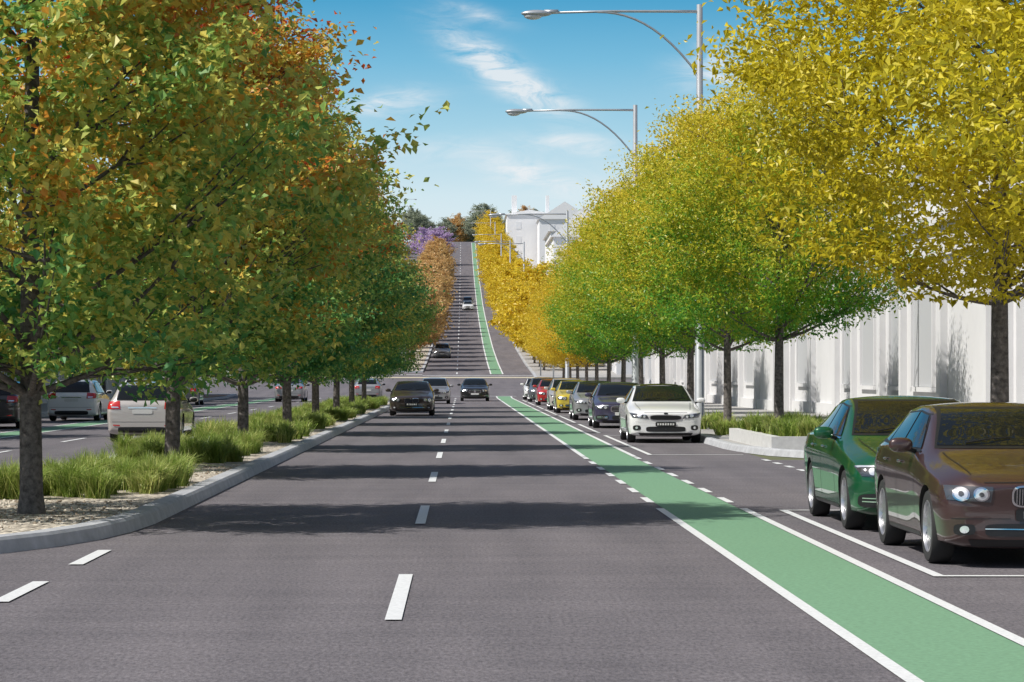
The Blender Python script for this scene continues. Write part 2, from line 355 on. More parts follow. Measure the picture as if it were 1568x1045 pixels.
# ------------------------------------------------------------------ ornamental grass
def grass_bed(name,x0,x1,y0,y1,z,dens,nb,h,seed,wd=.016):
    rs=np.random.RandomState(seed); nt=int((x1-x0)*(y1-y0)*dens)
    T=np.stack([rs.uniform(x0,x1,nt),rs.uniform(y0,y1,nt)],1); hs=h*rs.uniform(.65,1.2,nt)
    idx=np.repeat(np.arange(nt),nb); n=len(idx)
    a=rs.uniform(0,2*np.pi,n); ln=np.abs(rs.normal(.45,.35,n)); L=hs[idx]*rs.uniform(.7,1.15,n)
    b=np.stack([T[idx,0]+rs.normal(0,.05,n),T[idx,1]+rs.normal(0,.05,n),np.full(n,z)],1)
    d=np.stack([np.cos(a),np.sin(a),np.zeros(n)],1); s=np.stack([-np.sin(a+rs.normal(0,.8,n)),np.cos(a),np.zeros(n)],1)*wd*.5
    Z=np.array([0,0,1.])
    p1=b+d*(L*ln*.45)[:,None]+Z*(L*.68)[:,None]; p2=b+d*(L*ln*1.25)[:,None]+Z*(L*(1.05-.4*np.minimum(ln,1.2)))[:,None]
    V=np.stack([b-s,b+s,p1+s,p1-s,p2+s*.15,p2-s*.15],1).reshape(-1,3)
    k=np.arange(n)*6; Q=np.stack([np.stack([k,k+1,k+2,k+3],1),np.stack([k+3,k+2,k+4,k+5],1)],1).reshape(-1,4)
    lv=np.repeat(.15+.35*rs.uniform(0,1,nt)[idx]+.5*rs.uniform(0,1,n),2)
    me=npmesh(name,V,Q,np.zeros(len(Q)),lv,[M['grass']]); link(name,me,(0,0,0))
for i,(a,b) in enumerate(((34.8,40.6),(48.8,56),(63.5,71),(79,86),(94,101),(109,116),(124,131),(139,146))):
    grass_bed('ornamental_grass_bed',-6.3,-3.95,a,b,.1,5,230 if i<2 else 100,.42,50+i,.011 if i<2 else .02)
grass_bed('ornamental_grass_bed',6.75,8.4,58.2,66.8,.34,7,110,.40,77,.018)
grass_bed('ornamental_grass_bed',6.5,7.9,69.5,72.5,.13,6,90,.40,78,.02)
for y in (78,102,126): grass_bed('ornamental_grass_bed',6.5,7.6,y,y+4,.13,5,70,.45,int(y),.03)
st=MB(); rs=np.random.RandomState(9)
for _ in range(1500):
    yy=rs.uniform(25.8,34.5) if rs.uniform()<.7 else rs.uniform(41.5,48); xx=rs.uniform(-6.3,-3.85)
    if yy<29 and xx>-4.6: continue
    s=rs.uniform(.012,.03); st.ellipsoid((xx,yy,.112),(s,s*rs.uniform(.7,1.3),s*.7),rs.randint(0,2),5,3)
st.obj('gravel_stones',[simple('stone_pale',(.62,.56,.47),.8),simple('stone_brown',(.28,.22,.16),.8)])
# ------------------------------------------------------------------ cars
def car_mesh(name,S,P,wheel_y,style):
    bm=bmesh.new(); rings=[]; cl_=bm.edges.layers.float.new('crease_edge')
    for (y,zb,wl,wm,zsh,wsh,zr,wr,zt) in S:
        zb-=.02
        h=[(0,zb),(wl*.8,zb),(wl,zb+.07),(wm,.5*(zb+.07)+.5*zsh),(wm-.005,.22*(zb+.07)+.78*zsh),(wsh,zsh),(wr,zr),(wr*.6,zr+(zt-zr)*.75),(0,zt)]
        full=h+[(-x,z) for x,z in h[-2:0:-1]]
        rings.append([bm.verts.new((x,y+P.get('bow',.07)*(abs(x)/.8)**2*(1 if y<.1 else 0),z)) for x,z in full])
    n=len(rings[0])
    for a,b in zip(rings[:-1],rings[1:]):
        for j in range(n):
            bm.faces.new((a[j],a[(j+1)%n],b[(j+1)%n],b[j]))
    bm.faces.new(rings[0][::-1]); bm.faces.new(rings[-1])
    for a,b in zip(rings[:-1],rings[1:]):
        for j,cv in ((5,.65),(n-5,.65),(4,.6),(n-4,.6),(2,.6),(n-2,.6),(6,.55),(n-6,.55)):
            e=bm.edges.get((a[j],b[j]))
            if e: e[cl_]=cv
    for rg in (rings[0],rings[-1]):
        for j in range(n):
            e=bm.edges.get((rg[j],rg[(j+1)%n]))
            if e: e[cl_]=.35
    bmesh.ops.recalc_face_normals(bm,faces=bm.faces)
    me=bpy.data.meshes.new('b'); bm.to_mesh(me); bm.free()
    for _ in range(4): me.materials.append(M['black'])
    ob=bpy.data.objects.new('b',me); scene.collection.objects.link(ob)
    ss=ob.modifiers.new('s','SUBSURF'); ss.levels=3; ss.render_levels=3
    wr_=P['wr']; cs=[]
    for yy in wheel_y:
        for sg in (-1,1):
            c=MB(); c.tube([(sg*.60,yy,wr_),(sg*1.3,yy,wr_)],[wr_+.04]*2,40,2)
            cme=c.mesh('c',[M['black']]*3); 
            cb=bmesh.new(); cb.from_mesh(cme); bmesh.ops.recalc_face_normals(cb,faces=cb.faces); cb.to_mesh(cme); cb.free()
            co=bpy.data.objects.new('c',cme); scene.collection.objects.link(co)
            md=ob.modifiers.new('x','BOOLEAN'); md.operation='DIFFERENCE'; md.object=co; md.solver='EXACT'; cs.append(co)
    dg=bpy.context.evaluated_depsgraph_get(); em=bpy.data.meshes.new_from_object(ob.evaluated_get(dg))
    bpy.data.objects.remove(ob)
    for co in cs: bpy.data.objects.remove(co)
    vs=[v.co.copy() for v in em.vertices]; fs=[tuple(p.vertices) for p in em.polygons]; ms=[p.material_index for p in em.polygons]
    bvh=BVHTree.FromPolygons(vs,fs)
    mb=MB(); mb.v=[tuple(v) for v in vs]; mb.f=list(fs)
    mats=['paint','glass','black','tyre','rim','lampc','lampd','chrome','tail','plate','pblack','amber']; ix={k:i for i,k in enumerate(mats)}
    mb.m=[0 if m!=2 else 2 for m in ms]
    L=S[-1][0]
    def ray(a,b,d,off):
        if d=='f': o,dr=Vector((a,-2,b)),Vector((0,1,0))
        elif d=='r': o,dr=Vector((a,L+2,b)),Vector((0,-1,0))
        elif d=='t': o,dr=Vector((a,b,3)),Vector((0,0,-1))
        elif d=='R': o,dr=Vector((3,a,b)),Vector((-1,0,0))
        else: o,dr=Vector((-3,a,b)),Vector((1,0,0))
        h,nn,_,_=bvh.ray_cast(o,dr)
        if h is None: return None
        if nn.dot(dr)>0: nn=-nn
        return h+nn*off
    def grid(pts,nu,nv,mat,closed=False):
        i0=len(mb.v)
        for p in pts: mb.v.append(tuple(p) if p else (0,0,.3))
        for a in range(nv-1):
            for b in range(nu if closed else nu-1):
                q=[a*nu+b,a*nu+(b+1)%nu,(a+1)*nu+(b+1)%nu,(a+1)*nu+b]
                if all(pts[k] is not None for k in q):
                    pp=[pts[k] for k in q]
                    if max((pp[0]-pp[k]).length for k in (1,2,3))<.35:
                        mb.f.append(tuple(i0+k for k in q)); mb.m.append(ix[mat])
    def patch(c,d,mat,off=.006,nu=14,nv=8):
        pts=[]
        for j in range(nv):
            v=j/(nv-1)
            for i in range(nu):
                u=i/(nu-1)
                a=(c[0][0]*(1-u)+c[1][0]*u)*(1-v)+(c[3][0]*(1-u)+c[2][0]*u)*v
                b=(c[0][1]*(1-u)+c[1][1]*u)*(1-v)+(c[3][1]*(1-u)+c[2][1]*u)*v
                pts.append(ray(a,b,d,off))
        grid(pts,nu,nv,mat)
    def both(c,d,mat,**k):
        if d in('f','r','t'):
            patch(c,d,mat,**k); patch([(-a,b) for a,b in c],d,mat,**k)
        else:
            patch(c,'R',mat,**k); patch(c,'L',mat,**k)
    def blob(cx_,cz_,rx,rz,p,d,mat,off=.01,sh=0):
        for sx in ((1,-1) if cx_ else (1,)):
            pts=[]; ns=40
            for rr in (.02,.3,.55,.8,1):
                for k_ in range(ns):
                    a=2*math.pi*k_/ns; c_,s_=math.cos(a),math.sin(a)
                    u=math.copysign(abs(c_)**(2/p),c_)*rx*rr; v=math.copysign(abs(s_)**(2/p),s_)*rz*rr
                    pts.append(ray(sx*(cx_+u),cz_+v+sh*u,d,off))
            grid(pts,ns,5,mat,closed=True)
    def ex(c,e):
        m=(sum(p[0] for p in c)/4,sum(p[1] for p in c)/4)
        return [(p[0]+math.copysign(e,p[0]-m[0]),p[1]+math.copysign(e*.8,p[1]-m[1])) for p in c]
    patch(ex(P['ws'],.03),'f','black',off=.004,nu=24,nv=16); patch(P['ws'],'f','glass',off=.009,nu=24,nv=16)
    patch(ex(P['rw'],.025),'r','black',off=.004,nu=20,nv=12); patch(P['rw'],'r','glass',off=.009,nu=20,nv=12)
    for c in P['side']:
        both(ex(c,.024),'s','black',off=.004); both(c,'s','glass',off=.009)
    c0=P['side'][0][0]; c1=P['side'][2][1]
    both([(c0[0]-.06,c0[1]-.035),(c1[0]+.03,c1[1]-.035),(c1[0]+.03,c1[1]-.018),(c0[0]-.06,c0[1]-.018)],'s',P.get('trim','black'),off=.007,nu=24,nv=2)
    if P.get('roof'): patch(P['roof'],'t','glass',off=.008,nu=16,nv=16)
    for (y0,z0,y1,z1) in P['seams']:
        both([(y0,z0),(y0+.012,z0),(y1+.012,z1),(y1,z1)],'s','black',off=.003,nu=2,nv=16)
    for yh in P['handles']:
        for sg in (-1,1):
            h=ray(yh,P['zh'],'R' if sg>0 else 'L',.018)
            if h: mb.ellipsoid(h,(.018,.10,.014),ix['chrome' if P.get('trim')=='chrome' else 'paint'],10,6)
    both([(wheel_y[0]+.42,.18),(wheel_y[1]-.42,.18),(wheel_y[1]-.42,.26),(wheel_y[0]+.42,.26)],'s','black',off=.004)
    both([(P['hw'],P['hy0']),(P['hw']+.012,P['hy0']),(P['hw']+.09,P['hy1']),(P['hw']+.078,P['hy1'])],'t','black',off=.003,nu=2,nv=14)
    patch([(-.62,.195),(.62,.195),(.66,.255),(-.66,.255)],'f','black',off=.008,nu=20,nv=3)
    both([(.01,.742),(.52,.738),(.52,.745),(.01,.749)],'f','black',off=.004,nu=12,nv=2)
    if style=='kidney':
        both([(.47,.575),(.83,.595),(.845,.715),(.45,.705)],'f','lampd',off=.008)
        for cxx in (.55,.715):
            blob(cxx,.642,.068,.058,2,'f','chrome',off=.014); blob(cxx,.642,.052,.046,2,'f','lampc',off=.019); blob(cxx,.642,.022,.020,2,'f','lampd',off=.024)
        blob(.155,.625,.138,.092,3.4,'f','chrome',off=.010); blob(.155,.625,.120,.078,3.4,'f','black',off=.016)
        for q in range(-4,5): both([(.155+q*.024-.003,.558),(.155+q*.024+.003,.558),(.155+q*.024+.003,.69),(.155+q*.024-.003,.69)],'f','chrome',off=.019,nu=2,nv=4)
        blob(0,.335,.52,.055,6,'f','black',off=.008); both([(.02,.335),(.52,.341),(.52,.350),(.02,.344)],'f','chrome',off=.014,nv=2)
        blob(.69,.34,.085,.045,4,'f','black',off=.008); blob(.69,.34,.036,.032,2,'f','lampc',off=.013)
        blob(0,.465,.26,.055,8,'f','pblack',off=.02)
        for q in range(6): patch([(-.19+q*.07,.435),(-.145+q*.07,.435),(-.145+q*.07,.495),(-.19+q*.07,.495)],'f','plate',off=.024,nu=2,nv=2)
        both([(.30,.430),(.80,.430),(.80,.436),(.30,.436)],'f','black',off=.004,nu=12,nv=2)
    elif style=='star':
        both([(.43,.595),(.80,.60),(.86,.705),(.45,.715)],'f','lampd',off=.008); both([(.45,.70),(.83,.688),(.85,.705),(.45,.717)],'f','lampc',off=.013,nv=3)
        blob(.54,.650,.045,.040,2,'f','lampc',off=.014); blob(.69,.648,.040,.036,2,'f','lampc',off=.014)
        blob(0,.60,.38,.105,5,'f','chrome',off=.006); blob(0,.60,.355,.085,5,'f','black',off=.012)
        for zz in (.565,.635): patch([(-.34,zz),(.34,zz),(.34,zz+.014),(-.34,zz+.014)],'f','chrome',off=.016,nv=2)
        blob(0,.60,.07,.07,2,'f','chrome',off=.022)
        blob(0,.335,.34,.06,5,'f','black',off=.008); blob(.64,.345,.19,.072,4,'f','black',off=.008)
        for zz in (.32,.355): both([(.48,zz),(.79,zz+.01),(.79,zz+.022),(.48,zz+.012)],'f','chrome',off=.013,nv=2)
        blob(0,.455,.25,.052,8,'f','plate',off=.02)
    else:
        both([(.41,.60),(.80,.625),(.87,.745),(.46,.69)],'f','lampd',off=.008); both([(.47,.68),(.84,.725),(.86,.742),(.47,.695)],'f','lampc',off=.013,nv=3)
        blob(.63,.665,.048,.038,2,'f','lampc',off=.014); blob(.52,.65,.03,.03,2,'f','lampc',off=.014)
        blob(0,.625,.39,.070,4,'f','chrome',off=.006); blob(0,.625,.37,.054,4,'f','black',off=.012)
        blob(0,.725,.05,.022,2,'f','black',off=.01)
        blob(0,.345,.48,.065,5,'f','black',off=.008); blob(.70,.38,.09,.06,3,'f','black',off=.010); blob(.70,.38,.03,.03,2,'f','lampc',off=.015)
        blob(0,.465,.25,.055,8,'f','pblack',off=.02)
        for q in range(7): patch([(-.21+q*.062,.44),(-.17+q*.062,.44),(-.17+q*.062,.49),(-.21+q*.062,.49)],'f','plate',off=.024,nu=2,nv=2)
    both(P['tl'],'r','tail',off=.010)
    both([(P['tl'][0][0]+.04,P['tl'][0][1]+.03),(P['tl'][1][0]-.1,P['tl'][1][1]+.03),(P['tl'][2][0]-.1,P['tl'][0][1]+.06),(P['tl'][3][0]+.04,P['tl'][0][1]+.06)],'r','lampc',off=.016,nv=3)
    blob(0,P['pz'],.25,.055,8,'r','plate',off=.012)
    blob(0,.31,.60,.07,6,'r','black',off=.008); patch([(-.35,P['pz']+.08),(.35,P['pz']+.08),(.35,P['pz']+.105),(-.35,P['pz']+.105)],'r','chrome',off=.012,nv=2)
    both([(.55,.40),(.72,.41),(.72,.44),(.55,.43)],'r','tail',off=.014,nv=2)
    patch([(-.8,.50),(.8,.50),(.8,.508),(-.8,.508)],'r','black',off=.004,nv=2,nu=20)
    for sg in (-1,1):
        mx_,my_,mz_=P['mir']; mb.ellipsoid((sg*mx_,my_,mz_),(.110,.06,.068),0,20,14,.75); mb.ellipsoid((sg*mx_,my_+.03,mz_),(.095,.045,.056),ix['black'],14,10,.75)
        mb.tube([(sg*(mx_-.16),my_+.03,mz_-.07),(sg*(mx_-.05),my_+.01,mz_-.03)],[.022,.022],8,ix['black'])
    for sx in (-.45,.15):
        a=ray(sx,P['ws'][0][1]+.01,'f',.02); b=ray(sx+.42,P['ws'][0][1]+.06,'f',.02)
        if a and b: mb.tube([a,a.lerp(b,.5)+Vector((0,-.008,.008)),b],[.009,.007,.005],5,ix['black'])
    for yy in wheel_y:
        for sg in (-1,1):
            xo=P['wx']; R_=wr_
            mb.lathe_x([(-.20,R_*.62),(-.20,R_*.93),(-.17,R_*.99),(-.10,R_),(-.03,R_*.99),(0,R_*.93),(.004,R_*.80),(-.004,R_*.70)],sg*xo,yy,wr_,sg,40,ix['tyre'])
            mb.lathe_x([(-.004,R_*.705),(.0,R_*.68),(-.02,R_*.655),(-.10,R_*.62)],sg*xo,yy,wr_,sg,40,ix['rim'])
            mb.lathe_x([(-.085,R_*.63),(-.085,0)],sg*xo,yy,wr_,sg,24,ix['black'])
            mb.lathe_x([(-.08,.06),(-.018,.055),(-.01,.03),(-.01,0)],sg*xo,yy,wr_,sg,20,ix['rim'])
            ns=P.get('spokes',10)
            for k_ in range(ns):
                a=2*math.pi*k_/ns; ca,sa=math.cos(a),math.sin(a); hw=.009 if ns>=16 else (.016 if ns>=10 else .030)
                r1=R_*.67; r0_=.035
                def pt(r_,t_,x_): return (sg*(xo+x_),yy+r_*ca-t_*sa,wr_+r_*sa+t_*ca)
                v=[pt(r0_,-hw*1.3,-.018),pt(r0_,hw*1.3,-.018),pt(r1,hw,-.020),pt(r1,-hw,-.020)]; v2=[pt(r0_,-hw*1.3,-.06),pt(r0_,hw*1.3,-.06),pt(r1,hw,-.06),pt(r1,-hw,-.06)]
                i0=len(mb.v); mb.v+=v+v2
                for f in ((0,1,2,3),(0,3,7,4),(1,5,6,2)): mb.f.append(tuple(i0+q for q in f)); mb.m.append(ix['rim'])
    me=mb.mesh(name,[M.get(k) or M['black'] for k in mats],True)
    try: me.set_sharp_from_angle(angle=math.radians(38))
    except Exception: pass
    return me
FR=[(0,.26,.62,.68,.60,.66,.69,.52,.71),(.05,.20,.76,.82,.655,.79,.74,.62,.765),(.24,.17,.86,.900,.735,.865,.82,.68,.845),(.85,.17,.885,.920,.835,.885,.905,.72,.93),(1.28,.17,.885,.920,.89,.885,.965,.76,.995)]
SED=FR+[(1.75,.17,.885,.92,.925,.88,1.215,.69,1.26),(2.15,.17,.885,.92,.945,.88,1.375,.635,1.415),(2.7,.17,.885,.92,.955,.88,1.41,.62,1.455),(3.3,.17,.885,.92,.965,.88,1.365,.61,1.41),(3.75,.17,.885,.92,.975,.875,1.22,.62,1.26),(4.15,.17,.88,.91,.98,.865,1.07,.66,1.095),(4.5,.20,.85,.89,.955,.84,1.04,.64,1.065),(4.70,.24,.79,.84,.89,.79,.985,.62,1.005),(4.76,.30,.66,.74,.80,.66,.88,.50,.90)]
HAT=FR+[(1.70,.17,.88,.91,.925,.88,1.20,.69,1.245),(2.08,.17,.88,.91,.945,.875,1.355,.64,1.395),(2.6,.17,.88,.91,.955,.875,1.385,.63,1.43),(3.2,.17,.88,.91,.97,.875,1.36,.62,1.405),(3.65,.17,.88,.91,.985,.868,1.295,.62,1.335),(3.98,.18,.86,.90,.98,.85,1.14,.62,1.18),(4.15,.21,.83,.87,.95,.82,1.02,.60,1.04),(4.25,.30,.72,.79,.84,.72,.90,.52,.91)]
SUV=FR+[(1.70,.17,.885,.92,.93,.88,1.22,.70,1.27),(2.05,.17,.885,.92,.95,.88,1.41,.66,1.455),(2.6,.17,.885,.92,.965,.88,1.46,.65,1.51),(3.4,.17,.885,.92,.98,.88,1.46,.65,1.505),(4.05,.17,.885,.915,.99,.872,1.42,.64,1.465),(4.35,.19,.865,.90,.985,.85,1.18,.66,1.22),(4.47,.22,.82,.87,.95,.82,1.03,.64,1.05),(4.54,.30,.74,.80,.84,.73,.90,.54,.91)]
seds=dict(wr=.33,wx=.895,ws=[(-.71,1.03),(.71,1.03),(.55,1.37),(-.55,1.37)],rw=[(-.57,1.13),(.57,1.13),(.51,1.35),(-.51,1.35)],
 side=[[(1.60,1.0),(2.62,1.005),(2.62,1.34),(2.08,1.305)],[(2.69,1.005),(3.46,1.02),(3.34,1.29),(2.69,1.34)],[(3.51,1.025),(3.84,1.045),(3.76,1.10),(3.40,1.27)]],
 seams=[(1.50,.35,1.50,.93),(2.655,.28,2.655,.98),(3.36,.62,3.52,.98)],handles=[2.45,3.35],zh=.86,hw=.60,hy0=.25,hy1=1.2,
 tl=[(.44,.80),(.80,.80),(.81,.93),(.46,.92)],pz=.70,mir=(1.0,1.72,1.03))
hats=dict(seds); hats.update(rw=[(-.59,1.06),(.59,1.06),(.51,1.31),(-.51,1.31)],ws=[(-.71,1.03),(.71,1.03),(.55,1.35),(-.55,1.35)],
 side=[[(1.58,1.0),(2.46,1.005),(2.46,1.32),(2.02,1.29)],[(2.53,1.005),(3.25,1.02),(3.20,1.295),(2.53,1.32)],[(3.30,1.025),(3.66,1.05),(3.58,1.15),(3.25,1.28)]],
 seams=[(1.45,.35,1.45,.93),(2.49,.28,2.49,.98),(3.18,.60,3.30,.98)],handles=[2.30,3.13],tl=[(.50,.76),(.79,.76),(.80,.92),(.52,.93)],pz=.66,mir=(.99,1.68,1.03))
suvs=dict(seds); suvs.update(rw=[(-.63,1.05),(.63,1.05),(.55,1.39),(-.55,1.39)],ws=[(-.71,1.03),(.71,1.03),(.58,1.40),(-.58,1.40)],
 side=[[(1.58,1.01),(2.56,1.02),(2.56,1.385),(2.0,1.33)],[(2.63,1.02),(3.40,1.03),(3.38,1.385),(2.63,1.385)],[(3.46,1.035),(4.02,1.06),(3.96,1.25),(3.44,1.375)]],
 seams=[(1.45,.35,1.45,.93),(2.595,.28,2.595,.99),(3.36,.60,3.44,1.0)],handles=[2.38,3.25],tl=[(.54,.82),(.86,.82),(.87,1.0),(.56,1.02)],pz=.76)
CM={}
P1=dict(hats); P1['spokes']=20; CM['hatch']=car_mesh('hatchback_car',HAT,P1,(.80,3.44),'kidney')
P2=dict(seds); P2['spokes']=10; P2['trim']='chrome'; CM['sedan_star']=car_mesh('sedan_car',SED,P2,(.84,3.66),'star')
P3=dict(seds); P3['spokes']=5; P3['trim']='chrome'; P3['roof']=[(-.48,2.25),(.48,2.25),(.45,3.2),(-.45,3.2)]; CM['sedan_tiger']=car_mesh('sedan_car',SED,P3,(.86,3.64),'tiger')
P4=dict(suvs); P4['spokes']=5; P4['wr']=.34; CM['suv']=car_mesh('wagon_car',SUV,P4,(.84,3.55),'tiger')
pc={'brown':paint('paint_brown',(.055,.027,.024)),'green':paint('paint_green',(.004,.085,.028)),'white':paint('paint_white',(.76,.76,.76),0),'purple':paint('paint_purple',(.055,.048,.095)),
 'silver':paint('paint_silver',(.34,.34,.35),.4),'yellow':paint('paint_yellow',(.60,.46,.05),.1),'red':paint('paint_red',(.45,.02,.02),.1),'black':paint('paint_black',(.015,.013,.013)),'gold':paint('paint_champagne',(.54,.50,.47),.3),'grey':paint('paint_grey',(.10,.105,.115)),'darkbrown':paint('paint_dark_brown',(.045,.033,.028))}
CL={'hatch':4.25,'sedan_star':4.76,'sedan_tiger':4.76,'suv':4.54}
def car(kind,col,x,d,back=False,name='parked_car',rz=0,sc=1):
    if back: o=link(name,CM[kind],(x,d+CL[kind],prof(d)),math.pi+rz,sc)
    else: o=link(name,CM[kind],(x,d,prof(d)),rz,sc)
    o.material_slots[0].link='OBJECT'; o.material_slots[0].material=pc[col]
    s=(prof(d+4)-prof(d))/4; o.rotation_euler[0]=math.atan(s)*(-1 if back else 1); return o
car('hatch','brown',5.03,23.9); car('sedan_star','green',5.03,29.25)
car('sedan_tiger','white',4.95,67.5); car('sedan_star','purple',4.98,86); car('sedan_tiger','silver',4.95,101); car('hatch','yellow',4.95,119.5)
car('suv','gold',4.95,129); car('hatch','red',4.95,150); car('suv','grey',4.95,168); car('sedan_star','white',4.95,182)
mv='moving_car'
car('hatch','darkbrown',-2.05,112,name=mv); car('suv','silver',-1.6,157,name=mv); car('sedan_star','black',.78,173,name=mv)
car('suv','grey',-2.1,286,name=mv); car('sedan_tiger','white',.9,452,name=mv); car('suv','grey',.9,470,name=mv)
car('suv','gold',-7.9,68.5,back=True,name=mv); car('suv','white',-13.95,99,back=True); car('suv','darkbrown',-14.5,85,back=True)
car('sedan_star','silver',-10.5,168,back=True,name=mv); car('hatch','silver',-6.1,178,back=True,name=mv)
car('hatch','grey',-15.2,150,back=True); car('suv','white',-15.2,130,back=True); car('hatch','silver',-9,640,back=True); car('sedan_star','white',-9,655,back=True)
# ------------------------------------------------------------------ street lamps
lm=MB()
lm.tube([(0,0,0),(0,0,.35),(0,0,.36),(0,0,7.2),(0,0,7.21),(0,0,12.05)],[.20,.20,.135,.125,.10,.085],16,0)
lm.tube([(0,0,11.85),(-.8,0,11.86),(-2.5,0,11.86),(-4.3,0,11.82)],[.045,.04,.035,.035],8,0)
cp=[]
for i in range(12):
    t=i/11; cp.append((-2.9*t,0,10.0+1.84*(1-(1-t)**2.2)))
lm.tube(cp,[.032]*12,8,0)
lm.ellipsoid((-4.62,0,11.80),(.44,.17,.10),0,18,10); lm.ellipsoid((-4.72,0,11.73),(.26,.13,.11),1,16,8); lm.tube([(-4.0,0,11.85),(-4.4,0,11.84)],[.06,.07],8,0)
LM=lm.mesh('street_lamp',[M['pole'],M['lampglass']],True)
for d in (78.6,107.9,178,303,390,480,570,660): link('street_lamp',LM,(6.72,d,prof(d)+.1),0)
for d in (330,450,570,690,760): link('street_lamp',LM,(-17.5,d,prof(d)+.1),math.pi)
ts=MB(); ts.tube([(0,0,0),(0,0,3.9)],[.06,.05],10,0)
ts.box(-.16,.16,-.32,-.08,2.9,3.85,1)
for z in (3.66,3.38,3.10): ts.tube([(0,-.321,z),(0,-.46,z)],[.12,.125],14,1,cap=False)
for z,m_ in ((3.66,2),(3.38,1),(3.10,1)): ts.ellipsoid((0,-.325,z),(.09,.02,.09),m_,12,6)
TS=ts.mesh('traffic_light',[M['pole'],M['black'],M['tail']],True)
for x,y in ((6.6,201),(6.6,234),(-5,245)): link('traffic_light',TS,(x,y,prof(y)+.1))
# ------------------------------------------------------------------ buildings (plain white rendered facades with shallow bays)
def facade(name,xw,y0,y1,h,side,z0=0,depth=14,bay=6.5,seed=0):
    mb=MB(); s=side
    def bx(xa,xb,*a): 
        xa,xb=sorted((xw+s*xa,xw+s*xb)); mb.box(xa,xb,*a)
    bx(.30,depth,y0,y1,z0-1.5,z0+h-.25,0)
    nb=max(1,int(round((y1-y0)/bay))); bw=(y1-y0)/nb
    for i in range(nb+1):
        c=y0+i*bw; a=max(y0,c-.35); b=min(y1,c+.35); bx(.10,.299,a,b,z0-.2,z0+h-.5,0)
    bx(0.16,.297,y0+.01,y1-.01,z0-.2,z0+.45,0)
    bx(0.16,.296,y0+.012,y1-.012,z0+h-1.35,z0+h-.52,0)
    for i in range(nb):
        if (i+seed)%3==0: continue
        a=y0+i*bw+1.7; b=y0+(i+1)*bw-1.7
        if b>a:
            bx(.20,.299,a-.12,a,z0+1.2,z0+h-2.2,0); bx(.20,.299,b,b+.12,z0+1.2,z0+h-2.2,0); bx(.18,.299,a-.16,b+.16,z0+1.05,z0+1.19,0)
            bx(.27,.299,a+.005,b-.005,z0+1.2,z0+h-2.2,1)
    bx(-.06,depth+.1,y0-.05,y1+.05,z0+h-.5,z0+h-.2,0); bx(.2,.5,y0+.02,y1-.02,z0+h-.2,z0+h+.35,0)
    return mb.obj(name,[M['render'],simple('pale_glazing',(.48,.49,.51),.5)])
segs=[(-10,24,7),(24,40,9),(57,70,7.6),(70,84,6.2),(84,97,8.2),(97,118,6.8),(118,140,9.2),(140,162,7.5),(162,186,8.4),(186,201,6.6)]
for i,(a,b,h) in enumerate(segs): facade('white_building',13.1+(i%3)*.35,a,b,h,1,.12,seed=i)
for i,(a,b,h) in enumerate([(20,50,7),(50,84,8),(84,110,6),(110,140,8),(140,170,6.5),(170,200,8)]): facade('white_building',-22-(i%2)*.4,a,b,h,-1,.12,seed=40+i)
for i,(a,b,h) in enumerate([(236,262,8),(262,290,10),(292,320,13),(325,360,9),(365,400,11)]): facade('white_building',13+(i%2)*.5,a,b,h,1,prof(a),seed=20+i)
pr_=simple('pale_recess',(.74,.75,.77),.6)
def gable(name,x0,x1,y0,y1,z0,h,rh,chim=()):
    mb=MB(); mb.box(x0,x1,y0,y1,z0-6,z0+h,0)
    xm=(x0+x1)/2; e=.4
    v=[(x0-e,y0-e,z0+h),(x1+e,y0-e,z0+h),(x1+e,y1+e,z0+h),(x0-e,y1+e,z0+h),(xm,y0-e,z0+h+rh),(xm,y1+e,z0+h+rh)]
    i=len(mb.v); mb.v+=v
    for f in ((0,1,4),(2,3,5),(1,2,5,4),(3,0,4,5),(3,2,1,0)): mb.f.append(tuple(i+k for k in f)); mb.m.append(0)
    for cx_,cw,ch in chim: mb.box(cx_-cw/2,cx_+cw/2,y0+2,y0+4,z0+h-.5,z0+h+ch,0)
    nx=max(2,int((x1-x0)/4))
    for k_ in range(nx):
        c=x0+(k_+.5)*(x1-x0)/nx
        for zz in np.arange(z0+1.2,z0+h-2,3.4): mb.box(c-.6,c+.6,y0-.06,y0-.004,zz,zz+1.7,1)
    return mb.obj(name,[M['hazewhite'],pr_])
z=prof(650)
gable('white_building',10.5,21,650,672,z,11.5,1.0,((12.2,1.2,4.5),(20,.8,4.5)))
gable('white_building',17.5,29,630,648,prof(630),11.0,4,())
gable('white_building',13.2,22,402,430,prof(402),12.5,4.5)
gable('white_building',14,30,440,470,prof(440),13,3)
gable('white_house',-26,-14,700,715,prof(700),5,2.5)
# ------------------------------------------------------------------ world, sun
el=math.radians(49); SY=.42; az=math.atan2(-1,-SY)
W=bpy.data.worlds.new('World'); scene.world=W; W.use_nodes=True; nt=W.node_tree; N=nt.nodes.new; Lk=nt.links.new
for n_ in list(nt.nodes): nt.nodes.remove(n_)
out=N('ShaderNodeOutputWorld'); sky=N('ShaderNodeTexSky'); sky.sky_type='NISHITA'; sky.sun_disc=False; sky.sun_elevation=el; sky.sun_rotation=az; sky.dust_density=1.5
bg1=N('ShaderNodeBackground'); bg1.inputs['Strength'].default_value=.095; Lk(sky.outputs[0],bg1.inputs['Color'])
tc=N('ShaderNodeTexCoord'); sp_=N('ShaderNodeSeparateXYZ'); Lk(tc.outputs['Generated'],sp_.inputs[0])
def math_(op,a,b=None,c=None,clamp=False):
    n_=N('ShaderNodeMath'); n_.operation=op; n_.use_clamp=clamp
    for i,v in enumerate((a,b,c)):
        if v is None: continue
        if isinstance(v,(int,float)): n_.inputs[i].default_value=v
        else: Lk(v,n_.inputs[i])
    return n_.outputs[0]
